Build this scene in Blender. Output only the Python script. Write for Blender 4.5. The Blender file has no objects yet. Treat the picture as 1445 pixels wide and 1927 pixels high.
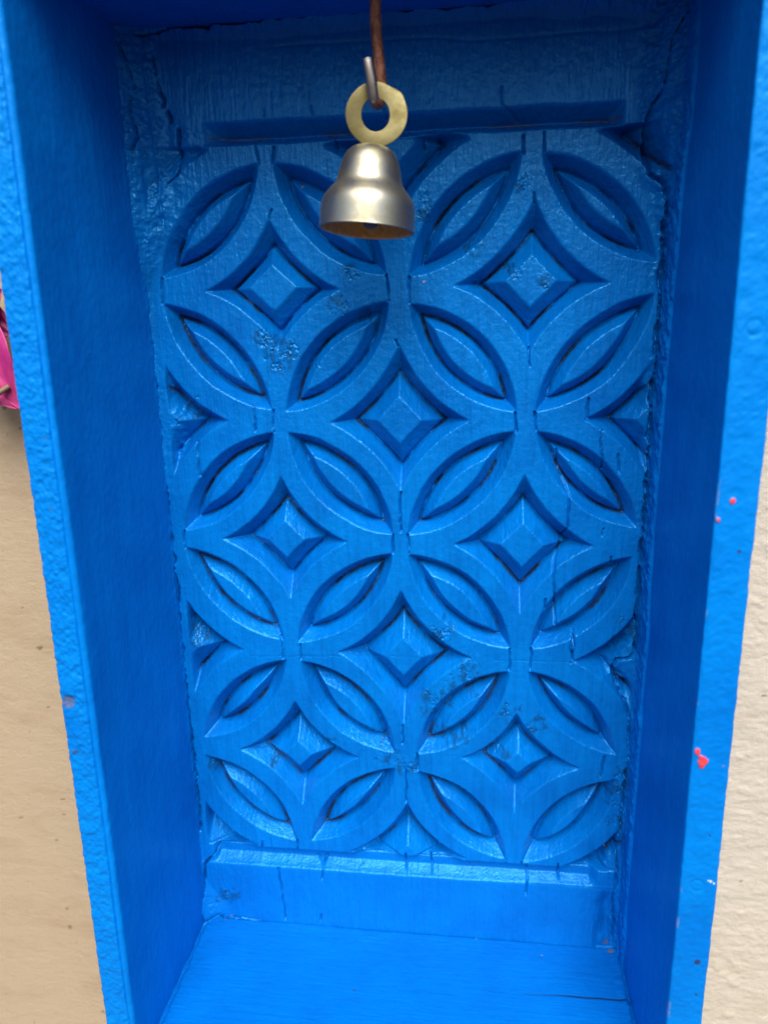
import bpy, math, random
import numpy as np
from mathutils import Vector, Matrix

# ------------------------------------------------------------------ camera, sky, sun, exposure
scn = bpy.context.scene
col = scn.collection
S = 0.01                                    # everything below is in centimetres
cam_d = bpy.data.cameras.new('camera')
cam = bpy.data.objects.new('camera', cam_d); col.objects.link(cam)
right = Vector((0.9925407, 0.12031792, -0.01966121))
upv = Vector((-0.01097057, 0.24876316, 0.96850221))
fwd = Vector((-0.12141915, 0.96106217, -0.24822752))
m = Matrix((right, upv, -fwd)).transposed().to_4x4()
m.translation = Vector((2.897, -28.520, 8.641)) * S
cam.matrix_world = m
cam_d.sensor_fit = 'VERTICAL'
cam_d.sensor_height = 7.2
cam_d.lens = 7.2 * 0.7197165
cam_d.clip_start = 0.01; cam_d.clip_end = 50
cam_d.dof.use_dof = True
cam_d.dof.focus_distance = 0.285
cam_d.dof.aperture_fstop = 2.0
scn.camera = cam

SUN_DIR = Vector((0.10, -0.65, 0.745)).normalized()      # towards the light
elev = math.asin(SUN_DIR.z)
azim = math.atan2(SUN_DIR.x, SUN_DIR.y)
world = bpy.data.worlds.new('World'); scn.world = world
world.use_nodes = True
wn = world.node_tree
sky = wn.nodes.new('ShaderNodeTexSky'); sky.sky_type = 'NISHITA'
sky.sun_disc = False
sky.sun_elevation = elev; sky.sun_rotation = azim
sky.air_density = 1.0; sky.dust_density = 4.0; sky.ozone_density = 1.0
# below the horizon: the pale paving of the street in front of the niche
tcw = wn.nodes.new('ShaderNodeTexCoord'); sxw = wn.nodes.new('ShaderNodeSeparateXYZ'); wn.links.new(tcw.outputs['Generated'], sxw.inputs[0])
mrw = wn.nodes.new('ShaderNodeMapRange'); mrw.inputs[1].default_value = -.03; mrw.inputs[2].default_value = .0
wn.links.new(sxw.outputs['Z'], mrw.inputs[0])
mxw = wn.nodes.new('ShaderNodeMix'); mxw.data_type = 'RGBA'; mxw.inputs['A'].default_value = (.95, .8, .62, 1)
wn.links.new(mrw.outputs[0], mxw.inputs['Factor']); wn.links.new(sky.outputs[0], mxw.inputs['B'])
wn.links.new(mxw.outputs['Result'], wn.nodes['Background'].inputs['Color'])
wn.nodes['Background'].inputs['Strength'].default_value = 0.065
sun_d = bpy.data.lights.new('sun', 'SUN')
sun_d.energy = 2.7; sun_d.angle = math.radians(44); sun_d.color = (1.0, 0.93, 0.83)
sun = bpy.data.objects.new('sun', sun_d); col.objects.link(sun)
sun.rotation_euler = SUN_DIR.to_track_quat('Z', 'Y').to_euler()
scn.view_settings.view_transform = 'Standard'
scn.view_settings.look = 'None'
scn.view_settings.exposure = 1.2
scn.view_settings.gamma = 1.0
scn.view_settings.use_curve_mapping = False
scn.cycles.use_denoising = True
scn.cycles.max_bounces = 10; scn.cycles.diffuse_bounces = 6

# ------------------------------------------------------------------ measured outlines of the hand carving (x, z in cm on the panel)
LENS=[[-5.07,14.38,-9.16,10.48],[-4.53,14.39,-0.44,10.37],[-9.21,9.55,-5.1,5.41],[-0.36,9.43,-4.53,5.32],[4.43,14.4,0.4,10.3],[5.11,14.34,9.26,10.56],[0.42,9.32,4.46,5.27],[9.25,9.49,5.16,5.27],[-5.06,4.52,-9.17,0.38],[-4.51,4.5,-0.34,0.34],[-9.2,-0.36,-5.12,-4.46],[-0.38,-0.47,-4.55,-4.54],[4.44,4.54,0.24,0.32],[5.2,4.54,9.18,0.74],[0.25,-0.49,4.43,-4.51],[9.09,-0.44,5.21,-4.53],[-5.09,-5.38,-9.09,-9.33],[-4.48,-5.41,-0.44,-9.62],[-9.17,-10.25,-5.08,-14.49],[-0.41,-10.4,-4.4,-14.43],[4.41,-5.54,0.54,-9.64],[5.18,-5.51,8.96,-9.21],[0.56,-10.49,4.44,-14.73],[9.0,-10.4,5.19,-14.87]]
STAR=[[-7.48,9.98,-2.2,9.9,-4.79,12.52,-4.7,7.66],[2.02,9.92,7.68,9.89,4.9,12.88,4.83,7.44],[-7.57,0.03,-2.23,-0.03,-4.87,2.77,-4.75,-2.58],[2.05,-0.05,7.6,-0.0,4.83,2.9,4.78,-2.99],[-7.54,-9.89,-2.01,-9.99,-4.82,-7.29,-4.7,-12.61],[2.42,-9.74,7.57,-9.97,4.77,-7.42,4.78,-12.35],[-2.8,4.87,2.69,4.93,-0.02,7.93,-0.01,2.1],[-2.84,-4.95,2.86,-5.0,-0.08,-2.04,-0.04,-8.32]]
PANEL=[[4.46,14.87,4.47,14.33],[5.16,14.96,5.19,14.32],[-5.14,14.97,-5.06,14.38],[-4.45,14.88,-4.52,14.39],[3.7,16.41,3.71,15.88,3.95,15.71,4.26,15.44],[-9.18,10.48,-9.23,9.55],[-0.44,10.38,-0.37,9.43],[0.4,10.3,0.42,9.33],[-5.83,5.62,-5.81,5.01,-5.8,4.56],[-8.31,4.09,-8.29,3.5,-8.31,2.75],[-5.06,5.41,-5.07,4.52],[4.4,5.27,4.44,4.54],[5.15,5.27,5.2,4.54],[7.12,5.75,7.07,5.4,7.09,5.02],[7.68,4.59,7.63,4.09,7.72,3.53,7.8,2.98],[6.04,3.8,6.11,2.97,6.31,2.49,6.56,1.92,6.53,0.61,6.22,-0.42,6.07,-0.91,6.11,-1.88,6.21,-3.44],[8.23,-0.45,8.27,-0.82],[7.91,0.7,7.88,0.37],[5.77,-2.3,5.74,-2.8],[6.94,-3.76,7.01,-4.28,6.94,-5.11],[-0.34,0.36,-0.38,-0.46],[0.24,0.32,0.27,-0.49],[-9.16,0.38,-9.2,-0.36],[-5.33,-4.35,-5.26,-4.72,-5.2,-5.36],[-4.44,-4.66,-4.45,-5.33],[4.42,-4.51,4.42,-5.5],[5.28,-4.53,5.27,-5.49],[6.93,-3.93,6.89,-4.52,6.95,-4.97],[8.3,3.64,8.38,2.92],[-0.07,-8.3,-0.05,-8.79,-0.11,-9.18],[0.52,-9.64,0.56,-10.49],[0.02,-10.47,0.02,-12.13],[8.46,-9.34,8.35,-10.32],[-5.07,-14.48,-5.08,-15.15],[4.44,-14.73,4.47,-15.1],[5.19,-14.87,5.17,-15.15],[-6.73,-14.7,-6.78,-15.08],[1.34,-14.64,1.39,-15.01],[-6.01,-16.01,-5.94,-17.43,-5.81,-18.9],[-3.89,-15.63,-3.97,-16.46],[-0.04,-14.89,-0.02,-15.75],[1.13,-14.94,1.12,-15.8],[-4.19,-15.51,-3.9,-15.84,-3.73,-15.48],[5.39,-15.25,5.45,-15.78,5.37,-16.52],[6.79,-14.82,6.85,-15.74],[-4.08,-18.47,-4.15,-18.87],[-0.04,2.1,-0.02,0.47],[4.83,7.64,4.87,6.96],[-0.12,8.01,-0.04,7.77],[-4.69,12.78,-4.77,12.47],[4.86,13.02,4.91,12.7],[-6.71,-5.27,-2.72,-5.12],[-0.55,-5.08,3.14,-5.14],[3.8,-5.06,7.04,-5.03],[-9.12,5.02,-9.07,4.81],[-2.21,15.06,-2.18,14.84],[0.98,14.92,1.01,14.69],[-0.42,15.96,-0.39,15.67],[-3.05,16.18,-2.99,15.86],[-4.75,16.17,-4.74,15.93]]
BIG=[[8.58,14.77,8.69,14.14,8.8,13.51,9.2,13.14,9.35,12.5,9.4,11.84,9.41,10.74,9.45,9.63,9.46,8.46,9.49,6.9,9.38,5.73,9.44,4.31,9.44,2.84,9.41,1.04,9.39,-0.21,9.39,-1.8,9.34,-2.93,9.45,-3.43,9.39,-4.43],[9.39,-4.43,9.24,-4.78,8.75,-4.94,8.64,-5.3,8.86,-6.2,9.17,-6.75,9.39,-7.47,9.44,-8.98,9.39,-10.33,9.36,-11.32,9.34,-12.93,9.11,-13.62,9.28,-14.18,9.3,-14.98,9.35,-15.39,9.23,-16.52,9.33,-17.6,9.33,-19.26],[9.77,18.36,9.38,17.93,9.12,17.55,9.08,17.01,9.07,16.37,8.94,15.89,8.68,15.58,8.57,15.1,8.58,14.77],[-9.65,18.46,-9.49,17.89,-9.35,17.0,-9.5,16.57,-9.47,15.86,-9.35,15.39,-9.57,14.88],[-8.72,18.34,-8.62,17.22,-8.45,16.64,-8.55,16.45],[-8.35,16.27,-8.3,15.95],[-8.0,15.63,-8.01,15.28,-8.04,14.81,-8.18,14.17,-8.6,13.85],[-9.13,18.69,-8.76,18.76,-7.95,18.92,-6.06,18.9,-4.52,18.94,-3.57,19.01,-2.06,18.98,-0.77,19.0,0.33,18.96,1.96,18.94,3.73,18.98],[-9.8,8.01,-9.8,5.67,-9.8,2.9,-9.71,-2.28,-9.77,-5.82,-9.7,-9.17,-9.66,-12.79,-9.71,-14.28],[-8.92,-15.19,-9.11,-15.55,-9.51,-15.94,-9.66,-16.55,-9.76,-17.16,-9.83,-18.32,-9.76,-18.99,-9.09,-18.72,-8.83,-19.16,-8.29,-18.98,-7.1,-19.06]]
PITS=[[-4.69,7.48,0.82],[-5.18,8.09,0.51],[-6.06,-10.32,0.37],[1.59,-4.11,0.72],[2.7,-5.76,0.82],[1.36,-7.31,0.72],[2.04,-8.81,0.82],[4.5,-7.41,0.61],[4.1,-9.59,0.45],[5.63,-8.11,0.45],[-0.75,-9.74,0.61],[0.07,-10.22,0.51],[4.59,13.41,0.37],[4.29,10.57,0.37],[5.26,9.99,0.33],[2.75,11.25,0.29],[2.86,10.05,0.25],[1.02,13.02,0.33],[1.02,12.49,0.29],[-1.77,10.55,0.29],[-1.92,12.04,0.29],[9.08,-3.85,0.82],[9.28,-10.7,0.82],[9.18,-12.81,0.61],[-8.52,5.45,0.51],[-9.04,-4.47,0.41],[-1.01,8.81,0.41],[-2.42,9.42,0.41],[-3.34,7.06,0.33],[-3.34,-9.1,0.29],[-8.83,-10.75,0.29],[-8.59,-17.66,0.61]]

# ------------------------------------------------------------------ numeric noise
rng = np.random.default_rng(7)
TAB = rng.random((256, 256)).astype(np.float32)
def vnoise(x, y):
    xi = np.floor(x).astype(np.int64); yi = np.floor(y).astype(np.int64)
    fx = (x - xi); fy = (y - yi)
    fx = fx * fx * fx * (fx * (fx * 6 - 15) + 10); fy = fy * fy * fy * (fy * (fy * 6 - 15) + 10)
    a = TAB[xi & 255, yi & 255]; b = TAB[(xi + 1) & 255, yi & 255]
    c = TAB[xi & 255, (yi + 1) & 255]; d = TAB[(xi + 1) & 255, (yi + 1) & 255]
    return ((a * (1 - fx) + b * fx) * (1 - fy) + (c * (1 - fx) + d * fx) * fy) * 2 - 1
def fbm(x, y, octs=4, gain=.5):
    s = 0; a = 1.0; t = 0
    for o in range(octs):
        s = s + a * vnoise(x * 2 ** o + 17.3 * o, y * 2 ** o + 5.1 * o); t += a; a *= gain
    return s / t
def sstep(a, b, x):
    t = np.clip((x - a) / (b - a), 0, 1); return t * t * (3 - 2 * t)
def smin(a, b, k):
    h = np.clip(.5 + .5 * (b - a) / k, 0, 1); return b * (1 - h) + a * h - k * h * (1 - h)
def smax(a, b, k): return -smin(-a, -b, k)

# ------------------------------------------------------------------ object helpers
def tag(o, label=None, cat=None, group=None, kind=None):
    if label: o['label'] = label
    if cat: o['category'] = cat
    if group: o['group'] = group
    if kind: o['kind'] = kind
def empty(name, loc, label, cat):
    o = bpy.data.objects.new(name, None); col.objects.link(o)
    o.location = Vector(loc) * S; o.empty_display_size = .02; tag(o, label, cat); return o
def grid_obj(name, P, mats, parent=None, stain=None, closed=False, matidx=None, flip=False):
    """P: (n, m, 3) array of points in cm (world); one smooth quad sheet, optionally closed along axis 1"""
    n, mm = P.shape[:2]
    idx = np.arange(n * mm).reshape(n, mm)
    if closed: idx = np.concatenate([idx, idx[:, :1]], 1)
    q = np.stack([idx[:-1, :-1], idx[:-1, 1:], idx[1:, 1:], idx[1:, :-1]], -1).reshape(-1, 4)
    if flip: q = q[:, ::-1]
    off = np.array(parent.location) / S if parent is not None else np.zeros(3)
    co = ((P.reshape(-1, 3) - off) * S).astype(np.float32)
    me = bpy.data.meshes.new(name)
    me.vertices.add(len(co)); me.vertices.foreach_set('co', co.ravel())
    me.loops.add(q.size); me.loops.foreach_set('vertex_index', q.ravel().astype(np.int32))
    me.polygons.add(len(q)); me.polygons.foreach_set('loop_start', np.arange(0, q.size, 4, dtype=np.int32))
    me.polygons.foreach_set('use_smooth', np.ones(len(q), bool))
    for mt in (mats if isinstance(mats, list) else [mats]): me.materials.append(mt)
    if matidx is not None:
        mi = np.broadcast_to(matidx[:, None], (n - 1, idx.shape[1] - 1)).ravel().astype(np.int32)
        me.polygons.foreach_set('material_index', mi)
    if stain is not None:
        at = me.color_attributes.new('stain', 'FLOAT_COLOR', 'POINT')
        at.data.foreach_set('color', stain.reshape(-1, 4).astype(np.float32).ravel())
    me.update(); me.validate()
    o = bpy.data.objects.new(name, me); col.objects.link(o)
    if parent is not None: o.parent = parent
    return o
def tube(path, radii, seg=20):
    path = np.array(path, float); n = len(path)
    radii = np.broadcast_to(np.asarray(radii, float), (n,))
    T = np.gradient(path, axis=0); T /= np.linalg.norm(T, axis=1)[:, None]
    up = np.array([1., .13, .21]); P = np.zeros((n, seg, 3)); a = np.linspace(0, 2 * np.pi, seg, endpoint=False)
    for i in range(n):
        u = up - T[i] * (up @ T[i]); u /= np.linalg.norm(u); v = np.cross(T[i], u); up = u
        P[i] = path[i] + radii[i] * (np.cos(a)[:, None] * u + np.sin(a)[:, None] * v)
    return P
def capped(P):
    c0 = np.repeat(P[:1].mean(1, keepdims=True), P.shape[1], 1); c1 = np.repeat(P[-1:].mean(1, keepdims=True), P.shape[1], 1)
    r0 = c0 + (P[:1] - c0) * .8 + (P[:1] - P[1:2]) * .25; r1 = c1 + (P[-1:] - c1) * .8 + (P[-1:] - P[-2:-1]) * .25
    return np.concatenate([c0 + (r0 - c0) * .02, r0, P, r1, c1 + (r1 - c1) * .02], 0)
def spline(pts, n):
    pts = np.array(pts, float); k = len(pts)
    t = np.linspace(0, k - 1 - 1e-6, n); i = t.astype(int); f = (t - i)[:, None]
    g = lambda j: pts[np.clip(j, 0, k - 1)]
    p0, p1, p2, p3 = g(i - 1), g(i), g(i + 1), g(i + 2)
    return .5 * (2 * p1 + (p2 - p0) * f + (2 * p0 - 5 * p1 + 4 * p2 - p3) * f ** 2 + (3 * p1 - p0 - 3 * p2 + p3) * f ** 3)

# ------------------------------------------------------------------ materials
def nodes_of(name):
    mt = bpy.data.materials.new(name); mt.use_nodes = True
    nt = mt.node_tree; return mt, nt, nt.nodes['Principled BSDF']
def N(nt, typ, **kw):
    n = nt.nodes.new(typ)
    for k, v in kw.items():
        if k in n.inputs.keys(): n.inputs[k].default_value = v
        else: setattr(n, k, v)
    return n
def noise_at(nt, scale, detail=4, rough=.55, mapping=(1, 1, 1)):
    tc = N(nt, 'ShaderNodeTexCoord'); mp = N(nt, 'ShaderNodeMapping')
    mp.inputs['Scale'].default_value = mapping
    nz = N(nt, 'ShaderNodeTexNoise', Scale=scale, Detail=detail, Roughness=rough)
    nt.links.new(tc.outputs['Object'], mp.inputs['Vector']); nt.links.new(mp.outputs[0], nz.inputs['Vector'])
    return nz
def paint(name, grain=(1, 1, 1), gs=900, bump=.25, rough=(.28, .5), gs2=160, bump2=.2, spec=.5, base=(.0004, .155, .57), dark=(.0004, .128, .51), worn=.06):
    mt, nt, bs = nodes_of(name)
    big = noise_at(nt, 35, 5, .6); ramp = N(nt, 'ShaderNodeMix', data_type='RGBA')
    ramp.inputs['A'].default_value = (*base, 1); ramp.inputs['B'].default_value = (*dark, 1)
    mr = N(nt, 'ShaderNodeMapRange'); mr.inputs[1].default_value = .42; mr.inputs[2].default_value = .66
    nt.links.new(big.outputs[0], mr.inputs[0]); nt.links.new(mr.outputs[0], ramp.inputs['Factor'])
    gc = noise_at(nt, 420, 5, .65, (grain[0], grain[1], grain[2] * .6)); gm = N(nt, 'ShaderNodeMapRange'); gm.inputs[1].default_value = .45; gm.inputs[2].default_value = .72; gm.inputs[4].default_value = worn
    nt.links.new(gc.outputs[0], gm.inputs[0]); gx = N(nt, 'ShaderNodeMix', data_type='RGBA', blend_type='MULTIPLY'); gx.inputs['B'].default_value = (.5, .48, .5, 1)
    nt.links.new(gm.outputs[0], gx.inputs['Factor']); nt.links.new(ramp.outputs['Result'], gx.inputs['A'])
    st = N(nt, 'ShaderNodeVertexColor', layer_name='stain')
    mx = N(nt, 'ShaderNodeMix', data_type='RGBA')
    nt.links.new(gx.outputs['Result'], mx.inputs['A']); nt.links.new(st.outputs['Color'], mx.inputs['B'])
    nt.links.new(st.outputs['Alpha'], mx.inputs['Factor']); nt.links.new(mx.outputs['Result'], bs.inputs['Base Color'])
    g = noise_at(nt, gs, 3, .6, grain); g2 = noise_at(nt, gs2, 4, .6)
    b1 = N(nt, 'ShaderNodeBump', Strength=bump, Distance=.0007); b2 = N(nt, 'ShaderNodeBump', Strength=bump2, Distance=.001)
    nt.links.new(g.outputs[0], b1.inputs['Height']); nt.links.new(g2.outputs[0], b2.inputs['Height'])
    nt.links.new(b1.outputs[0], b2.inputs['Normal']); nt.links.new(b2.outputs[0], bs.inputs['Normal'])
    rr = N(nt, 'ShaderNodeMapRange'); rr.inputs[1].default_value = .3; rr.inputs[2].default_value = .7
    rr.inputs[3].default_value, rr.inputs[4].default_value = rough
    rn = noise_at(nt, 300, 3, .6, grain); nt.links.new(rn.outputs[0], rr.inputs[0]); nt.links.new(rr.outputs[0], bs.inputs['Roughness'])
    bs.inputs['Specular IOR Level'].default_value = spec
    bs.inputs['Specular Tint'].default_value = (.12, .55, 1, 1)
    return mt
MAT_PANEL = paint('blue_paint_on_wood', (1, 1, .12), 1000, .42, (.12, .30), 380, .42, .75, (.0004, .138, .51), (.0004, .102, .42), .38)
MAT_RAIL = paint('blue_paint_on_rail', (1, 1, .12), 1000, .3, (.14, .34), 300, .35, .6, (.0004, .134, .52), (.0004, .108, .45), .16)
MAT_BOARD = paint('blue_paint_on_side', (1, .8, .06), 700, .08, (.30, .44), 120, .3, .5)
MAT_SHELF = paint('blue_paint_on_shelf', (.1, 1, 1), 900, .34, (.26, .46), 260, .3, .4, (.0004, .130, .52), (.0004, .114, .47), .14)

def metal(name, c1, c2, rough, scale, bump=.1, metallic=1.0, map_=(1, 1, 1)):
    mt, nt, bs = nodes_of(name)
    nz = noise_at(nt, scale, 5, .65, map_); mx = N(nt, 'ShaderNodeMix', data_type='RGBA')
    mx.inputs['A'].default_value = (*c1, 1); mx.inputs['B'].default_value = (*c2, 1)
    mr = N(nt, 'ShaderNodeMapRange'); mr.inputs[1].default_value = .4; mr.inputs[2].default_value = .65
    nt.links.new(nz.outputs[0], mr.inputs[0]); nt.links.new(mr.outputs[0], mx.inputs['Factor'])
    nt.links.new(mx.outputs['Result'], bs.inputs['Base Color'])
    r2 = N(nt, 'ShaderNodeMapRange'); r2.inputs[1].default_value = .35; r2.inputs[2].default_value = .7
    r2.inputs[3].default_value, r2.inputs[4].default_value = rough
    nt.links.new(nz.outputs[0], r2.inputs[0]); nt.links.new(r2.outputs[0], bs.inputs['Roughness'])
    b = N(nt, 'ShaderNodeBump', Strength=bump, Distance=.0004 if bump < .9 else .0012); nt.links.new(nz.outputs[0], b.inputs['Height']); nt.links.new(b.outputs[0], bs.inputs['Normal'])
    bs.inputs['Metallic'].default_value = metallic
    return mt
MAT_NICKEL = metal('worn_nickel', (.39, .395, .345), (.29, .275, .19), (.38, .52), 240, .09)
MAT_INNER = metal('bare_copper_inside', (.9, .5, .2), (.66, .32, .11), (.35, .55), 500, .3, .15)
MAT_BRASS = metal('dull_brass', (.27, .245, .125), (.19, .165, .07), (.38, .56), 260, .15)
MAT_RUST = metal('rusty_wire', (.27, .10, .055), (.42, .20, .13), (.26, .6), 520, 1.0, .6)
MAT_STEEL = metal('bare_wire_tip', (.52, .48, .45), (.40, .36, .33), (.3, .45), 400, .3)
MAT_DARKM = metal('dark_clapper', (.10, .06, .045), (.16, .10, .07), (.5, .6), 400, .3, .1)

def wall_material():
    mt, nt, bs = nodes_of('tan_to_cream_plaster')
    tc = N(nt, 'ShaderNodeTexCoord'); sx = N(nt, 'ShaderNodeSeparateXYZ'); nt.links.new(tc.outputs['Object'], sx.inputs[0])
    big = noise_at(nt, 9, 4, .6); ad = N(nt, 'ShaderNodeMath', operation='MULTIPLY_ADD'); ad.inputs[1].default_value = .12
    nt.links.new(big.outputs[0], ad.inputs[0]); nt.links.new(sx.outputs['X'], ad.inputs[2])
    mr = N(nt, 'ShaderNodeMapRange'); mr.inputs[1].default_value = -.06; mr.inputs[2].default_value = .14
    nt.links.new(ad.outputs[0], mr.inputs[0])
    a = N(nt, 'ShaderNodeMix', data_type='RGBA'); a.inputs['A'].default_value = (.325, .262, .186, 1); a.inputs['B'].default_value = (.41, .38, .33, 1)  # tan at the left, blending to cream at the right
    nt.links.new(mr.outputs[0], a.inputs['Factor'])
    n2 = noise_at(nt, 60, 6, .65, (.35, 1, 1)); b = N(nt, 'ShaderNodeMix', data_type='RGBA', blend_type='MULTIPLY')
    m2 = N(nt, 'ShaderNodeMapRange'); m2.inputs[1].default_value = .5; m2.inputs[2].default_value = .75; m2.inputs[4].default_value = .55
    nt.links.new(n2.outputs[0], m2.inputs[0]); nt.links.new(m2.outputs[0], b.inputs['Factor'])
    nt.links.new(a.outputs['Result'], b.inputs['A']); b.inputs['B'].default_value = (.74, .66, .56, 1)
    st = N(nt, 'ShaderNodeVertexColor', layer_name='stain'); c = N(nt, 'ShaderNodeMix', data_type='RGBA')
    nt.links.new(b.outputs['Result'], c.inputs['A']); nt.links.new(st.outputs['Color'], c.inputs['B']); nt.links.new(st.outputs['Alpha'], c.inputs['Factor'])
    nt.links.new(c.outputs['Result'], bs.inputs['Base Color'])
    g = noise_at(nt, 700, 5, .75, (.6, 1, 1)); bp = N(nt, 'ShaderNodeBump', Strength=.7, Distance=.0006)
    nt.links.new(g.outputs[0], bp.inputs['Height']); nt.links.new(bp.outputs[0], bs.inputs['Normal'])
    bs.inputs['Roughness'].default_value = .85; bs.inputs['Specular IOR Level'].default_value = .25
    return mt
MAT_WALL = wall_material()
def petal_material(name, c1, c2):
    mt, nt, bs = nodes_of(name)
    nz = noise_at(nt, 120, 5, .6, (1, 1, .5)); mx = N(nt, 'ShaderNodeMix', data_type='RGBA')
    mx.inputs['A'].default_value = (*c1, 1); mx.inputs['B'].default_value = (*c2, 1)
    mr = N(nt, 'ShaderNodeMapRange'); mr.inputs[1].default_value = .4; mr.inputs[2].default_value = .62
    nt.links.new(nz.outputs[0], mr.inputs[0]); nt.links.new(mr.outputs[0], mx.inputs['Factor']); nt.links.new(mx.outputs['Result'], bs.inputs['Base Color'])
    b = N(nt, 'ShaderNodeBump', Strength=.4, Distance=.0006); nt.links.new(nz.outputs[0], b.inputs['Height']); nt.links.new(b.outputs[0], bs.inputs['Normal'])
    bs.inputs['Roughness'].default_value = .6
    return mt
MAT_BRACT = petal_material('magenta_bract', (.32, .012, .17), (.42, .035, .17))
MAT_BRACT_D = petal_material('deep_magenta_bract', (.14, .003, .06), (.2, .006, .085))
MAT_STEM = petal_material('brown_stem', (.19, .12, .07), (.11, .07, .04))

# ------------------------------------------------------------------ the plaster wall behind
WALL_Y = 2.6
def build_wall():
    ax = np.concatenate([np.linspace(-90, -24, 30, endpoint=False), np.arange(-24, -9, .09), np.arange(-9, 9.5, .5), np.arange(9.5, 22, .07), np.linspace(22, 90, 30)])
    az = np.concatenate([np.linspace(-90, -34, 30, endpoint=False), np.arange(-34, 22, .09), np.linspace(22, 90, 30)])
    X, Z = np.meshgrid(ax, az)
    wx = X + .8 * fbm(X * .5, Z * .5, 2)
    rid = fbm(wx * .45 + 3, Z * 2.2 + .25 * wx, 6, .65)                     # trowel drag, mostly sideways
    h = .028 * rid + .034 * fbm(wx * 2.6, Z * 6.5, 5, .75) + .10 * fbm(X * .15, Z * .15, 3)
    lump = np.clip(fbm(X * 1.2 + 40, Z * 1.6, 4, .6) - .22, 0, 1); h += .10 * lump
    h += .035 * (1 - np.abs(fbm(X * .9 + 9, Z * 2.2, 4, .6)))
    amp = np.where(X < 0, .28, 1.0); h = h * amp
    st = np.zeros(X.shape + (4,))
    sp = sstep(.80, .86, fbm(X * 1.6 + 70, Z * 3.2 + 11, 2)); st[..., :3] = (.09, .06, .04); st[..., 3] = .7 * sp
    P = np.stack([X, WALL_Y - h, Z], -1)
    o = grid_obj('plaster_wall', P, MAT_WALL, None, st)
    tag(o, 'cream and tan rough plaster wall behind the blue niche', 'wall')
build_wall()

# ------------------------------------------------------------------ the niche
niche = empty('wooden_niche', (0, 0, -19.05), 'bright blue painted wooden niche with a carved lattice back, mounted on the plaster wall', 'niche')
XL, XR = -9.75, 9.60              # inner faces of the side boards
ZF, ZC = -19.05, 18.9             # shelf top, underside of the top board
YF = -7.5                         # front edges
R = 4.8; RZ = 4.97

def seg_dist(X, Z, pl, jitter=.05, seed=0):
    """distance to a polyline that wanders a little"""
    d = np.full(X.shape, 9.0)
    pts = np.array(pl).reshape(-1, 2)
    Xj = X + jitter * fbm(X * 1.1 + seed, Z * 2.3, 3); Zj = Z + jitter * fbm(X * 2.3, Z * 1.1 + seed + 9, 3)
    for (a, b) in zip(pts[:-1], pts[1:]):
        v = b - a; L = max((v @ v), 1e-9)
        t = np.clip(((Xj - a[0]) * v[0] + (Zj - a[1]) * v[1]) / L, 0, 1)
        d = np.minimum(d, np.hypot(Xj - a[0] - t * v[0], Zj - a[1] - t * v[1]))
    return d

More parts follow.
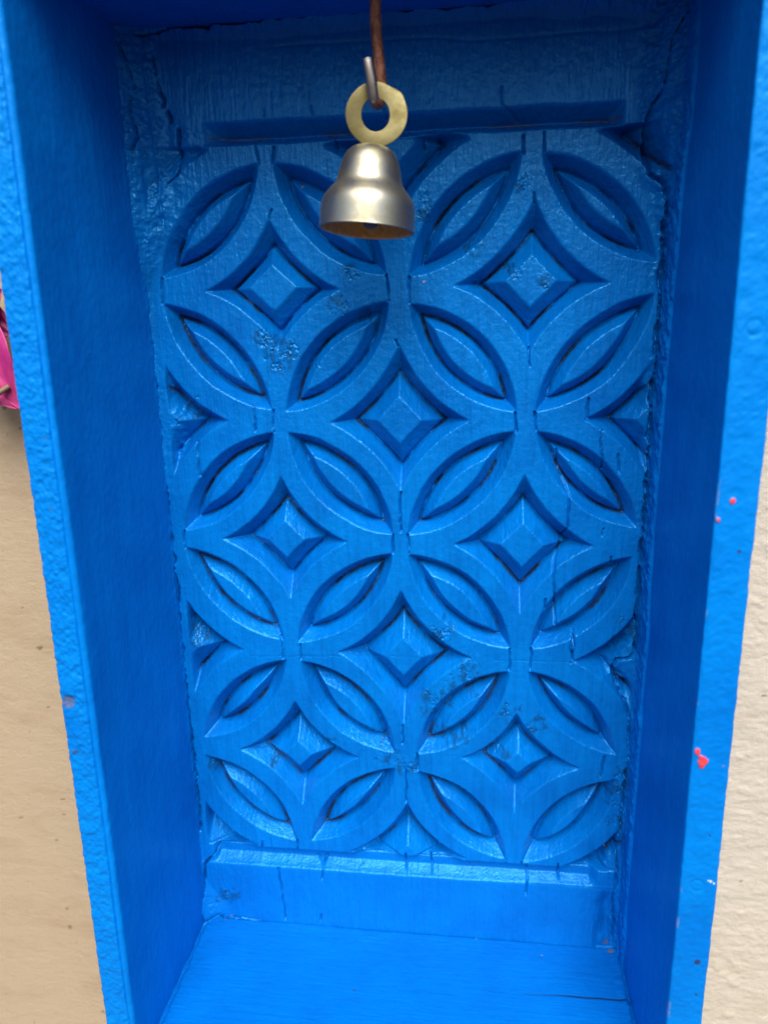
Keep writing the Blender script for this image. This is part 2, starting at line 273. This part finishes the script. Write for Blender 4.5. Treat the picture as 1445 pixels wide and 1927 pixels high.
def build_back():
    dx = .034
    ax = np.arange(-9.95, 9.85, dx); az = np.arange(-19.35, 19.25, dx)
    X, Z = np.meshgrid(ax, az); H = np.zeros(X.shape)
    # hand carved wobble
    wX = X + .035 * fbm(X * .8, Z * .8, 3); wZ = Z + .035 * fbm(X * .8 + 31, Z * .8, 3)
    crease = np.full(X.shape, 9.0)            # distance to the carved crease lines
    def win(x0, x1, z0, z1):
        i0, i1 = np.searchsorted(az, [z0, z1]); j0, j1 = np.searchsorted(ax, [x0, x1]); return slice(i0, i1), slice(j0, j1)
    def arc_centre(a, b, sag, side):
        a = np.array(a); b = np.array(b); v = b - a; L = np.hypot(*v); n = np.array([-v[1], v[0]]) / L
        rho = (L * L / 4 + sag * sag) / (2 * sag); return (a + b) / 2 - side * n * (rho - sag), rho
    for i, q in enumerate(LENS):
        a, b = q[:2], q[2:]; L = math.hypot(a[0] - b[0], a[1] - b[1])
        sag = 1.05 * L / 5.8 * (1 + .05 * math.sin(i * 2.3)); low = sstep(-2, -9, np.array(min(a[1], b[1])))
        s_out = 1.78 - .1 * float(low); dp = .76 + .12 * math.sin(i * 1.7) * .5 + .08 * float(low); top = -.10 - .05 * math.sin(i * 3.1)
        cx, cz = (a[0] + b[0]) / 2, (a[1] + b[1]) / 2; sl = win(cx - 2.9, cx + 2.9, cz - 2.9, cz + 2.9)
        x, z = wX[sl], wZ[sl]; d = None
        ds = []
        for side in (1, -1):
            c, rho = arc_centre(a, b, sag, side); ds.append(rho - np.hypot(x - c[0], z - c[1]))
        d = smin(ds[0], ds[1], .03)
        inn = np.minimum(top, top - 1.5 * (dp - d)); inn = np.where(d > dp, top, inn)
        out = -s_out * d
        h = np.where(d > 0, np.maximum(out, inn), 0)
        H[sl] = np.minimum(H[sl], h)
        cr = np.where(d > .05, np.abs(out - inn) / 3.2, 9.0); crease[sl] = np.minimum(crease[sl], cr)
    stars = [list(s) for s in STAR]
    sx = R - math.sqrt((R + .442) ** 2 - R ** 2); sz = sx * RZ / R
    edge = [(-9.6, RZ), (-9.6, -RZ), (9.62, RZ), (9.62, -RZ), (0, 14.85), (0.05, -14.85), (-9.6, 14.9), (9.6, 14.9), (-9.6, -14.9), (9.6, -14.9)]
    for (x0, z0) in edge:
        stars.append([x0 - sx, z0, x0 + sx, z0, x0, z0 + sz, x0, z0 - sz])
    for i, q in enumerate(stars):
        l, r, t, b = [np.array(q[k:k + 2]) for k in (0, 2, 4, 6)]
        c0 = (l + r + t + b) / 4; hw = (r[0] - l[0]) / 2; hh = (t[1] - b[1]) / 2; c0 = np.array([(l[0] + r[0]) / 2 * .5 + (t[0] + b[0]) / 4, (l[1] + r[1]) / 4 + (t[1] + b[1]) / 4])
        sl = win(l[0] - .1, r[0] + .1, b[1] - .1, t[1] + .1); x, z = wX[sl], wZ[sl]
        d = np.full(x.shape, 9.0)
        for p, s_ in ((l, t), (t, r), (r, b), (b, l)):
            L = math.hypot(*(s_ - p)); v = s_ - p; n = np.array([v[1], -v[0]]) / L          # towards the star's centre
            sag = .36 * L / 3.8; rho = (L * L / 4 + sag * sag) / (2 * sag); c = (p + s_) / 2 - n * (rho - sag)
            d = np.minimum(d, np.hypot(x - c[0], z - c[1]) - rho)
        low = float(sstep(-2, -9, np.array(c0[1])))
        mdia = (np.abs(x - c0[0]) / hw + np.abs(z - c0[1]) / hh) * min(hw, hh) / 1.414      # diamond distance
        pl = .60 - .22 * low + .05 * math.sin(i * 2.1) - (.12 if i >= 8 else 0); top = -.07 - .03 * math.sin(i)
        inn = np.where(mdia < pl, top, top - 1.22 * (mdia - pl)); out = -1.78 * d
        h = np.where(d > 0, np.maximum(out, inn), 0)
        H[sl] = np.minimum(H[sl], h)
        cr = np.where(d > .06, np.abs(out - inn) / 3.0, 9.0); crease[sl] = np.minimum(crease[sl], cr)
    # plain border strips and rails outside the carved field
    fld = sstep(-9.38, -9.30, wX) * sstep(9.50, 9.40, wX) * sstep(-15.02, -14.98, wZ) * sstep(15.04, 15.0, wZ)
    H *= fld; crease = np.where(fld > .5, crease, 9)
    # fine slit cut along each crease to darken it; dirt and painted shade follow
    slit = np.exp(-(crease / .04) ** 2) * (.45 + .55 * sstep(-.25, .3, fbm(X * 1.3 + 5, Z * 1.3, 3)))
    # top V groove
    gt = np.minimum(15.82 - wZ, (wZ - 15.04) * 1.55); lim = np.minimum((wX + 7.15) * .8, (7.85 - wX) * .9)
    g = np.clip(np.minimum(gt, lim), 0, .6); H -= 1.5 * g
    tcr = np.abs((15.82 - wZ) - (wZ - 15.04) * 1.55) / 2.6 + np.where(g > .1, 0, 9)
    H -= .05 * np.exp(-(tcr / .025) ** 2)
    # lower groove: short step at the carving's foot, then a rounded bevel up to the rail
    lim = sstep(-9.15, -8.85, wX) * sstep(8.55, 8.1, wX)
    st_ = sstep(-14.98, -15.12, wZ); bev = np.clip((wZ + 15.92) / .34, 0, 1)
    H -= .44 * st_ * bev * lim
    H -= .22 * np.exp(-((Z + 15.06 + .03 * fbm(X * .7, X * 0 + 2, 3)) / .06) ** 2) * lim
    # thick gloss paint rounds every carved arris
    ker = np.exp(-.5 * (np.arange(-5, 6) / .7) ** 2); ker /= ker.sum()
    Hp = np.pad(H, 5, mode='edge'); Hs = sum(k_ * Hp[i_:i_ + H.shape[0], :] for i_, k_ in enumerate(ker)); Hs = sum(k_ * Hs[:, i_:i_ + H.shape[1]] for i_, k_ in enumerate(ker))
    H = Hs - .22 * slit
    # rails
    H += .05 * sstep(-15.75, -16.05, Z) + .06 * fbm(X * .12, Z * .2 + 3, 2) * (Z < -15.9)
    H -= .30 * sstep(8.45, 9.0, X + .25 * fbm(X * 1.2, Z * .9, 3)) * sstep(-15.9, -17.0, Z + .3 * fbm(X, Z * .8, 2))                # recess at the rail's right end
    H -= .02 * np.exp(-((Z - 18.05 - .15 * fbm(X * .3, Z * 0, 2)) / .05) ** 2) * sstep(-5, -3.5, X)
    # wood grain, brushed paint and scaly flaking
    fill = np.zeros(X.shape)
    grain = fbm(X * 9 + 2 * fbm(X * .6, Z * .25, 2), Z * .55, 4, .6)
    H += .013 * grain + .008 * fbm(X * 16, Z * 2.2, 3) + .02 * fbm(X * .5, Z * .35, 3)
    pitst = np.zeros(X.shape)
    for i, (px, pz, pr) in enumerate(PITS):
        sl = win(px - 2.2 * pr, px + 2.2 * pr, pz - 2.2 * pr, pz + 2.2 * pr); x, z = X[sl], Z[sl]
        dd = np.hypot(x - px, z - pz) / pr + .95 * fbm(x * 2.5 + i, z * 2.5, 3); k = sstep(1.1, .5, dd)
        nz = fbm(x * 8 + i * 3, z * 4.5, 4, .7)
        pitst[sl] = np.maximum(pitst[sl], k * sstep(-.12, .22, fbm(x * 4 + i, z * 2.2 + 7, 4, .6)))
        H[sl] += k * (.04 * np.abs(nz) - .07 * np.exp(-(nz / .09) ** 2) * sstep(-.2, .3, fbm(x * 3, z * 3 + i, 2)))
    # cracks in the wood
    for i, pl in enumerate(PANEL):
        a = np.array(pl).reshape(-1, 2); sl = win(a[:, 0].min() - .3, a[:, 0].max() + .3, a[:, 1].min() - .3, a[:, 1].max() + .3)
        if H[sl].size == 0: continue
        horiz = np.ptp(a[:, 0]) > 3
        d = seg_dist(X[sl], Z[sl], pl, .05, i); w_ = .038 if not horiz else .02
        ww = w_ * (.75 + .5 * fbm(X[sl] * 2, Z[sl] * 2 + i, 2)); H[sl] -= ((.26 if a[:, 1].max() < 15.6 else .10) if not horiz else .02) * np.exp(-(d / np.maximum(ww, .012)) ** 2)
    # filler smeared into the corners
    rough = .09 * fbm(X * 2.1, Z * 2.1, 5, .62) + .03 * fbm(X * 7, Z * 7, 3)
    wl = .12 + 1.25 * sstep(8.8, 13.5, Z + .6 * fbm(Z * .5, Z * 0, 2)); dl = X - XL
    wr = .22 + .12 * fbm(Z * .4 + 7, Z * 0, 3) + 1.35 * sstep(11.2, 15.0, Z + .8 * fbm(Z * .45 + 20, Z * 0, 2)); dr = XR - X
    wt = .45 + .15 * fbm(X * .5, X * 0 + 3, 3) + .5 * sstep(6.5, 9.0, X); dt = ZC - Z
    wbl = .1 + 1.2 * sstep(-16.6, -18.9, Z) * 1.0
    def cove(d, w, hgt):
        t = np.clip(1 - d / w, 0, 1.2); return hgt * w * t ** 1.5
    F = np.maximum(np.maximum(cove(dl, wl, .62), cove(dr, wr, .7)), np.maximum(cove(dt, wt, .6), cove(dl, np.where(Z < -16, wbl, .1), .45)))
    k = sstep(0, .16, F)
    # where the filler runs over the carving at the right edge it fills the hollows
    over = sstep(.55, .15, dr + .35 * fbm(X * .9, Z * .7, 3)) + .9 * sstep(.9, .3, np.hypot(X - 9.1, (Z + 5.2) * .8) + .3 * fbm(X * 2, Z * 2, 3)) + .8 * sstep(.8, .2, np.hypot(X - 9.25, (Z - .3) * .9) + .3 * fbm(X * 2 + 4, Z * 2, 3)) \
        + .9 * sstep(.8, .3, np.hypot(X - 9.3, (Z + 14.6) * 1.1) + .3 * fbm(X * 2 + 9, Z * 2, 3)) + sstep(.55, .2, np.hypot(X - 9.15, Z - 10.2) + .2 * fbm(X * 2, Z * 2, 2)) \
        + sstep(2.0, 1.2, np.hypot((X + 9.3), (Z - 14.0) * .7) + .3 * fbm(X * 2, Z * 2, 3)) + sstep(1.3, .5, np.hypot((X + 8.6), (Z - 15.1) * 1.2) + .3 * fbm(X * 2, Z * 2, 3)) + sstep(1.5, .5, np.hypot(X + 7.6, (Z - 15.35) * 1.8) + .3 * fbm(X * 2 + 3, Z * 2, 3)) * .6 \
        + .8 * sstep(.8, .3, np.abs(dl - .2) + .4 * np.abs(Z - 5.3) * .5 + .3 * fbm(X * 2 + 3, Z * 2, 3))
    over = np.clip(over, 0, 1)
    H = H * (1 - .75 * over) + over * (rough * .5)
    H = np.maximum(H, F * .0 - 9) * 1.0 + F + rough * k * (1 + .9 * sstep(2.2, 1.2, dr) * sstep(9, 12, Z))
    # streaks drawn in the left filler
    H -= .07 * k * np.exp(-((X + 8.9 + .15 * fbm(Z * .4, Z * 0, 2)) / .05) ** 2) * (Z > 10)
    # the open joint between filler and wood
    for i, pl in enumerate(BIG):
        a = np.array(pl).reshape(-1, 2); sl = win(a[:, 0].min() - .5, a[:, 0].max() + .5, a[:, 1].min() - .5, a[:, 1].max() + .5)
        d = seg_dist(X[sl], Z[sl], pl, .07, i * 5 + 2) + .035 * fbm(X[sl] * 5, Z[sl] * 5 + i, 2)
        wd = .042 * (1 + .9 * fbm(X[sl] * 1.3 + i, Z[sl] * 1.3, 3)); wd = np.maximum(wd, .02)
        if i in (1, 2, 3, 4): wd = wd * .5
        if i in (0, 1): wd = wd * 1.5
        if i == 5: wd = wd * .9
        if i == 6: wd = wd * .6
        H[sl] -= (.3 if i in (1, 2, 3, 4) else .5) * np.exp(-(d / wd) ** 2)
    # stains: old brown dirt in the top groove and a few bare spots
    st = np.zeros(X.shape + (4,)); st[..., :3] = (.07, .042, .025)
    st[..., 3] = .5 * sstep(.10, .02, tcr + .05 * fbm(X * 1.5, Z * 4, 3)) * sstep(-.2, .35, fbm(X * .55 + 8, Z * 1.5, 3))
    st[..., :3] = np.where(np.abs(Z - 15.4)[..., None] < .5, st[..., :3], (.018, .02, .024)); crease_dark = sstep(.085, .025, crease + .03 * fbm(X * 5, Z * 5, 2)) * sstep(-.1, .3, fbm(X * .8 + 55, Z * .8, 4));  # dark crease line: patchy dirt plus crease shade painted into the colour
    st[..., 3] = np.maximum(st[..., 3], .8 * crease_dark)
    dull = (1 - sstep(.0, .3, st[..., 3])) * .62 * pitst; st[..., :3] = np.where(dull[..., None] > .02, (.004, .035, .11), st[..., :3]); st[..., 3] = np.maximum(st[..., 3], dull)
    spots = sstep(.66, .72, fbm(X * 2.2 + 19, Z * 2.2 + 3, 3)); st[..., 3] = np.maximum(st[..., 3], .0 * spots)
    for (px, pz, rr, c) in [(.95, 10.1, .05, (.5, .25, .2)), (-3.55, 13.6, .05, (.3, .2, .15)), (-8.5, -18.98, .10, (.25, .22, .20)), (9.05, -18.95, .12, (.12, .09, .07))]:
        kk = sstep(1.2, .6, np.hypot(X - px, Z - pz) / rr + .5 * fbm(X * 5, Z * 5, 3)); st[..., :3] = np.where(kk[..., None] > .05, c, st[..., :3]); st[..., 3] = np.maximum(st[..., 3], .85 * kk)
    P = np.stack([X, -H, Z], -1)
    i1 = np.searchsorted(az, 15.06); i0 = np.searchsorted(az, -15.03)
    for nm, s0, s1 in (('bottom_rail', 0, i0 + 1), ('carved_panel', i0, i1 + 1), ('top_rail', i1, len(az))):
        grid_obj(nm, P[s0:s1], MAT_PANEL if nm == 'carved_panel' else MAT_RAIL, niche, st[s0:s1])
build_back()

def side_board(sgn, zs):
    """section drawn from the back corner forward along the inner face, round the lip, across the front edge, back along the outside"""
    xi = XL if sgn < 0 else -XR          # mirrored for the right board, inner face always at larger x
    th = 1.15
    pr = []                               # x, y, nx, ny, kind
    for y in np.arange(.45, YF + .22, -.05): pr.append((xi, y, 1, 0, 0))
    lip = .15 if sgn < 0 else .07
    for a in np.linspace(0, 90, 9 if sgn < 0 else 5): pr.append((xi - lip + lip * math.cos(math.radians(a)), YF + lip - lip * math.sin(math.radians(a)), math.cos(math.radians(a)), -math.sin(math.radians(a)), 1))
    x0 = xi - lip
    x1 = xi - th
    if sgn < 0:                           # a dark hairline between lip and the rough front coat
        for dx_, dy_ in ((.012, .0), (.03, .16), (.07, .18), (.09, .02)): pr.append((x0 - dx_, YF + dy_, 0, -1, 1))
        x0 -= .10
    for x in np.arange(x0 - .03, x1 + .12, -.035): pr.append((x, YF, 0, -1, 2))
    for a in np.linspace(0, 90, 6): pr.append((x1 + .1 - .1 * math.sin(math.radians(a)), YF + .1 - .1 * math.cos(math.radians(a)), -math.sin(math.radians(a)), -math.cos(math.radians(a)), 2))
    for y in np.arange(YF + .2, WALL_Y + .3, .25): pr.append((x1, y, -1, 0, 3))
    pr.append((xi - .3, WALL_Y + .2, 0, 1, 4))
    pr = np.array(pr); U = np.cumsum(np.r_[0, np.hypot(np.diff(pr[:, 0]), np.diff(pr[:, 1]))])
    Zg, Ug = np.meshgrid(zs, U, indexing='ij'); K = np.broadcast_to(pr[:, 4], Zg.shape); Y0 = np.broadcast_to(pr[:, 1], Zg.shape); X0 = np.broadcast_to(pr[:, 0], Zg.shape)
    sd = 0 if sgn < 0 else 60
    inner = .006 * fbm(Ug * 3 + sd, Zg * .35, 3) + .03 * fbm(Ug * .5, Zg * .12 + sd, 2) + .006 * fbm(Ug * 6 + sd, Zg * 5, 2)
    if sgn > 0:      # filler dragged over the back of the right board
        ed = 1.25 + .3 * fbm(Zg * .35, Zg * 0 + 4, 3) + .9 * sstep(12, 16, Zg); kf = sstep(ed, ed - .12, -Y0)
        inner = inner + kf * (.10 + .10 * fbm(Ug * 2.2, Zg * 2.5 + Ug * 2.0, 5, .62) + .03 * fbm(Ug * 6, Zg * 6, 2))
    else:
        ed = .35 + .2 * fbm(Zg * .5, Zg * 0 + 4, 3) + 1.0 * sstep(9, 14, Zg); kf = sstep(ed, ed - .3, -Y0)
        inner = inner + kf * (.02 + .05 * fbm(Ug * 2.2, Zg * 2.2, 5, .62))
    if sgn < 0:
        front = .036 * fbm(Ug * 3.6, Zg * 3.0 + .6 * Ug, 4, .6) + .030 * fbm(Ug * 8, Zg * 6.5 + Ug, 3) + .012 * fbm(Ug * 15, Zg * 13, 2)
    else:
        front = .019 * fbm(Ug * 2.0 + 30, Zg * 2.6 - .8 * Ug, 3, .5) + .012 * fbm(Ug * 7, Zg * 8 - 3 * Ug, 3)
    D = np.where(K == 0, inner, np.where(K == 1, inner * .6 + .012 * fbm(Ug * 4, Zg * 3, 3), np.where(K == 2, front, .03 * fbm(Ug, Zg, 3))))
    wav = .025 * fbm(Zg * .12 + sd, Zg * 0, 2)
    edge = .010 * fbm(Zg * 1.6 + sd, Zg * 0 + 8, 4, .6) * np.isin(K, (1, 2))
    X = X0 + pr[:, 2] * D + wav + edge * (np.abs(pr[:, 2]) > -1); Y = Y0 + pr[:, 3] * D
    st = np.zeros(Zg.shape + (4,))
    def spot(px, pz, r, c, al=1.0, sc=6.0, fr=(1, 2)):
        px = px if sgn < 0 else -px
        dd = np.hypot(X0 - px, Zg - pz) / r + .45 * fbm(X0 * sc + pz, Zg * sc, 3); kk = sstep(1.15, .85, dd) * np.isin(K, fr)
        st[..., :3] = np.where(kk[..., None] > .02, c, st[..., :3]); st[..., 3] = np.maximum(st[..., 3], al * kk); return kk
    bump = 0
    if sgn > 0:
        red = (.62, .05, .06)
        for px, pz, r in ((10.03, 3.64, .075), (9.68, 3.11, .07), (9.76, -4.25, .09), (9.84, -4.40, .07), (9.93, -4.56, .16), (9.90, -4.75, .09)): bump = bump + .04 * spot(px, pz, r, red, 1, 4)
        for px, pz, r in ((10.37, -12.07, .09), (10.36, 2.17, .05), (10.36, -7.2, .04), (10.45, -13.4, .04)): spot(px, pz, r, (.025, .025, .06), .85)
        for px, pz, r in ((10.55, -4.7, .05),): spot(px, pz, r, (.16, .14, .34), .5)
        for px, pz, r in ((10.52, -8.9, .06), (10.62, -8.97, .045), (10.45, -8.87, .04)): spot(px, pz, r, (.42, .60, .85), .9)
        # dent rings of two nail heads
        for px, pz in ((10.14, 8.33), (10.12, -9.1)):
            dd = np.hypot(X0 + px, Zg - pz); Y = Y + np.where(K == 2, .02 * np.exp(-((dd - .2) / .05) ** 2), 0)
        # worn edge
        wk = (K == 1) * sstep(.2, .55, fbm(Zg * 1.2 + 3, Ug * 2, 4, .6)) * sstep(12, 7, Zg); st[..., :3] = np.where(wk[..., None] > .02, (.12, .18, .38), st[..., :3]); st[..., 3] = np.maximum(st[..., 3], .45 * wk)
    else:
        spot(-10.62, -3.55, .22, (.07, .09, .17), .85, 3); Y = Y + np.where(K == 2, .07 * sstep(.3, .1, np.hypot(X0 + 10.6, Zg + 3.5)), 0)
        for px, pz, r in ((-10.62, -5.43, .10), (-10.18, 5.42, .05), (-9.94, 12.66, .04), (-10.5, 6.0, .03), (-10.3, 3.2, .05)): spot(px, pz, r, (.05, .07, .14), .8)
    P = np.stack([X if sgn < 0 else -X, Y - bump * 1.0, Zg], -1)
    return grid_obj('side_board', P, MAT_BOARD, niche, st, closed=True, flip=(sgn > 0))
zs_ = np.concatenate([np.arange(-20.3, 20.2, .038)])
side_board(-1, zs_); side_board(1, zs_)

def slab(name, zface, up, seam):
    ax = np.arange(XL - .25, XR + .25, .075); ay = np.concatenate([np.arange(.4, YF + .12, -.026), YF + .1 - .1 * np.sin(np.linspace(0, np.pi / 2, 6))])
    X, Y = np.meshgrid(ax, ay, indexing='xy'); Z = np.zeros(X.shape)
    Z += .02 * fbm(X * .25, Y * .4 + zface, 3) + .006 * fbm(X * .6, Y * 7, 3)
    st = np.zeros(X.shape + (4,))
    if seam:
        d = np.abs(Y + 2.72 + .06 * fbm(X * .7, X * 0, 3) - .02 * (X - 9)); Z -= .02 * np.exp(-(d / .05) ** 2) * sstep(4.0, 7.0, X + 1.5 * fbm(X * .8, X * 0 + 3, 2))
        k = sstep(.1, .4, fbm(X * .5 + 3, Y * .9 + 2, 4, .6)) * sstep(-2.6, -.6, Y) ; Z += .03 * k * np.abs(fbm(X * 3, Y * 4, 4, .6))
        # grit and filler beside the joints
        e = sstep(.5, .1, XR - X + .3 * fbm(X, Y * 1.5, 3)) + sstep(.55, .1, X - XL + .4 * fbm(X, Y * 1.3 + 5, 3)) * sstep(-2.6, -1.2, Y); Z += e * .07 * (1 + fbm(X * 2.5, Y * 2.5, 4, .6))
        e2 = np.exp(-((XR - .02 - X + .05 * fbm(Y, Y * 0, 3)) / .05) ** 2) + np.exp(-((X - XL - .05 + .08 * fbm(Y * 1.4, Y * 0 + 7, 3)) / .05) ** 2); Z -= .25 * np.clip(e2, 0, 1)
        Z -= .15 * np.exp(-((Y + .02 + .04 * fbm(X * .8, X * 0 + 5, 3)) / .05) ** 2)
        sm = np.exp(-(d / .045) ** 4) * sstep(4.0, 7.0, X + 1.5 * fbm(X * .8, X * 0 + 3, 2)); st[..., :3] = (.006, .012, .03); st[..., 3] = np.maximum(st[..., 3], .9 * sm)
        for (px, py, r, c) in ((9.2, -.2, .12, (.15, .11, .08)), (6.1, -.75, .03, (.6, .68, .7)), (3.2, -.1, .035, (.5, .6, .6)), (-8.8, -.06, .08, (.25, .22, .2)), (-2.0, -3.4, .06, (.02, .03, .1)), (-7, -2.4, .03, (.03, .03, .1))):
            kk = sstep(1.2, .8, np.hypot(X - px, Y - py) / r + .4 * fbm(X * 5, Y * 5, 3)); st[..., :3] = np.where(kk[..., None] > .02, c, st[..., :3]); st[..., 3] = np.maximum(st[..., 3], .9 * kk)
    round_ = np.where(Y < YF + .1, .1 - np.sqrt(np.clip(.01 - (YF + .1 - Y) ** 2, 0, 1)), 0); Z -= round_
    T = np.stack([X, Y, zface + (Z if up else -Z)], -1)
    o_ = 1.15
    back = np.stack([X[::-1], Y[::-1], np.full(X.shape, zface - o_ if up else zface + o_)], -1)[[0, -1]]
    P = np.concatenate([T, back], 0)
    st = np.concatenate([st, np.zeros((2,) + st.shape[1:])], 0)
    return grid_obj(name, P, MAT_SHELF, niche, st, flip=not up)
slab('shelf_board', ZF, True, True)
slab('top_board', ZC, False, False)

# ------------------------------------------------------------------ the hanging hook
def build_hook():
    path = spline([(-.30, -3.60, 19.3), (-.21, -3.60, 18.4), (-.20, -3.6, 17.6), (-.19, -3.6, 17.1), (-.13, -3.6, 16.5), (-.08, -3.6, 15.9), (-.08, -3.62, 15.55), (-.11, -3.75, 15.2), (-.17, -3.98, 15.10), (-.22, -4.22, 15.17), (-.25, -4.33, 15.42), (-.285, -4.40, 15.7), (-.33, -4.45, 15.98), (-.355, -4.47, 16.17)], 110)
    r = np.interp(np.arange(110), [0, 60, 70, 78, 88, 109], [.178, .17, .162, .155, .16, .155])
    P = capped(tube(path, r, 24)); a = np.arange(24)[None, :] * .4; i = np.arange(len(P))[:, None] * .35
    n = fbm(a + 0 * i, i + 0 * a, 4); c = P.mean(1, keepdims=True); P = c + (P - c) * (1 + .10 * n[..., None] * (np.arange(len(P)) < 70)[:, None, None])
    mi = (np.arange(len(P) - 1) > 76).astype(int)
    o = grid_obj('wire_hook', P - np.array([-.30, -3.6, 19.0]), [MAT_RUST, MAT_STEEL], None, None, closed=True, matidx=mi)
    o.location = Vector((-.30, -3.6, 19.0)) * S
    tag(o, 'rusty brown wire hook with a bare silver tip, hanging from the niche top', 'hook')
build_hook()

# ------------------------------------------------------------------ the little bell
def build_bell():
    root = empty('small_bell', (-.575, -4.0, 11.47), 'small silver bell with a flat brass ring, hanging on the wire hook', 'bell')
    tilt = Matrix.Rotation(math.radians(4.6), 4, 'Y') @ Matrix.Rotation(math.radians(-3.5), 4, 'X')
    M3 = np.array(tilt.to_3x3()); base = np.array([-.575, -4.0, 11.47])
    T = lambda P: P @ M3.T + base
    prof = [(1.50, 0), (1.505, .03), (1.495, .07), (1.485, .35), (1.47, .70), (1.435, .90), (1.36, 1.07), (1.24, 1.24), (1.11, 1.40), (1.03, 1.55), (.985, 1.75), (.935, 2.0), (.865, 2.25), (.76, 2.46), (.62, 2.61), (.45, 2.685), (.25, 2.70), (.01, 2.705)]
    o1 = spline([(r, h, 0) for r, h in prof], 120)[:, :2]; o1 = np.clip(o1, .004, None); o1[:, 1] = np.r_[o1[:1, 1], o1[1:, 1]]
    inn = [(max(r - .05, .004), h) for r, h in prof[2:-4]] + [(.5, 2.56), (.25, 2.62), (.004, 2.63)]; i1 = spline([(r, h, 0) for r, h in inn], 70)[:, :2]; i1[:, 0] = np.clip(i1[:, 0], .004, None)
    ring = np.array([(1.455, .0)]); full = np.concatenate([i1[::-1], ring, o1], 0)
    a = np.linspace(0, 2 * np.pi, 96, endpoint=False)
    P = np.stack([full[:, :1] * np.cos(a), full[:, :1] * np.sin(a), np.broadcast_to(full[:, 1:], (len(full), 96))], -1)
    P[..., :2] *= (1 + .006 * np.sin(2 * a + .6) + .004 * np.sin(3 * a))[None, :, None]
    P[..., 2] *= .915; P[..., 2] += (.012 * np.sin(2 * a + 1))[None, :] * sstep(.4, 0, P[..., 2])
    mi = (np.arange(len(full) - 1) < len(i1)).astype(int)
    grid_obj('bell_body', T(P), [MAT_NICKEL, MAT_INNER], root, None, closed=True, matidx=mi)
    # clapper
    cp = [(.004, 1.7), (.05, 1.88), (.05, 1.0), (.12, .92), (.22, .7), (.27, .42), (.24, .2), (.13, .08), (.004, .05)]; c1 = spline([(r, h, 0) for r, h in cp], 40)[:, :2]; c1[:, 0] = np.clip(c1[:, 0], .003, None)
    b = np.linspace(0, 2 * np.pi, 28, endpoint=False)
    Pc = np.stack([c1[:, :1] * np.cos(b) + .12, c1[:, :1] * np.sin(b) - .05, np.broadcast_to(c1[:, 1:], (len(c1), 28))], -1)
    grid_obj('clapper', T(Pc), MAT_DARKM, root, None, closed=True)
    # flat stamped ring, a little bent, with a lobe on its right shoulder
    n = 96; t = np.linspace(0, 2 * np.pi, n, endpoint=False)
    ro = .945 + .035 * np.exp(-((t - .65) / .16) ** 2) - .03 * np.exp(-((t - 1.1) / .25) ** 2) - .02 * np.exp(-((t - 2.4) / .4) ** 2)
    X_o, Z_o = ro * np.cos(t), ro * .94 * np.sin(t); X_i, Z_i = .43 * np.cos(t) - .03, .46 * np.sin(t) - .01
    th = .04; sec = []
    for (f, yy) in ((0, -.8), (.012, -.97), (.03, -1), (.5, -1), (.96, -1), (.985, -.95), (1, -.8), (1, .8), (.985, 1), (.03, 1), (.012, .97), (0, .8)):
        xx, zz = X_i * (1 - f) + X_o * f, Z_i * (1 - f) + Z_o * f
        sec.append(np.stack([xx, yy * th + .05 * np.sin(1.5 * xx + 1.0) + .10 * zz * xx + .03 * zz, zz], -1))
    Pr = np.stack(sec, 1)                      # n, 7, 3
    Pr = np.concatenate([Pr, Pr[:1]], 0)
    lean = np.array(Matrix.Rotation(math.radians(7), 3, 'Z') @ Matrix.Rotation(math.radians(6), 3, 'X'))
    Pr = Pr @ lean.T + np.array([-.185, -3.97, 14.80])
    grid_obj('hanging_ring', Pr, MAT_BRASS, root, None, closed=True)
build_bell()

# ------------------------------------------------------------------ the bougainvillea at the left edge
def build_flower():
    root = empty('bougainvillea_flower', (-18.6, .9, 5.2), 'magenta bougainvillea flower with a brown stem beside the left edge of the niche', 'flower')
    def bract(tip, basep, wid, lift, mat, roll):
        tip = np.array(tip); basep = np.array(basep); v = tip - basep; L = np.linalg.norm(v); v = v / L
        s = np.cross(v, np.array([0, 1., 0])); s /= np.linalg.norm(s); nrm = np.cross(s, v)
        ca, sa = math.cos(roll), math.sin(roll); s, nrm = s * ca + nrm * sa, nrm * ca - s * sa
        u = np.linspace(0, 1, 46); w = np.linspace(-1, 1, 31); U, W = np.meshgrid(u, w, indexing='ij')
        half = wid * np.sin(np.pi * U ** .8) ** .75 * (1 - .25 * U) + .02
        off = W * half; bend = lift * np.sin(np.pi * U) + .28 * wid * (W ** 2) * np.sin(np.pi * U) + .07 * fbm(U * 5, W * 3, 3) + .03 * np.cos(W * 9) * np.sin(np.pi * U)
        top_ = basep + v * (U * L)[..., None] + s * off[..., None] - nrm * bend[..., None]
        bot = top_ + nrm * .035
        P = np.concatenate([top_, bot[:, ::-1]], 1)
        return grid_obj('bract', P, mat, root, None, closed=True)
    bract((-16.15, .6, 5.45), (-18.4, .5, 9.5), 1.75, .35, MAT_BRACT, .1)
    b = bract((-16.3, 1.3, 8.5), (-18.7, 1.6, 9.9), 1.2, .2, MAT_BRACT_D, .0); b['label'] = 'darker magenta bract'
    bract((-16.45, .9, 10.3), (-18.6, 1.3, 8.9), 1.0, .3, MAT_BRACT, -.2)
    st = spline([(-18.6, .3, 4.6), (-17.9, .0, 5.1), (-17.3, -.1, 5.55), (-16.75, -.05, 6.05), (-16.3, .3, 6.4)], 40)
    P = capped(tube(st, np.linspace(.15, .11, 40), 14)); grid_obj('stem', P, MAT_STEM, root, None, closed=True)
build_flower()
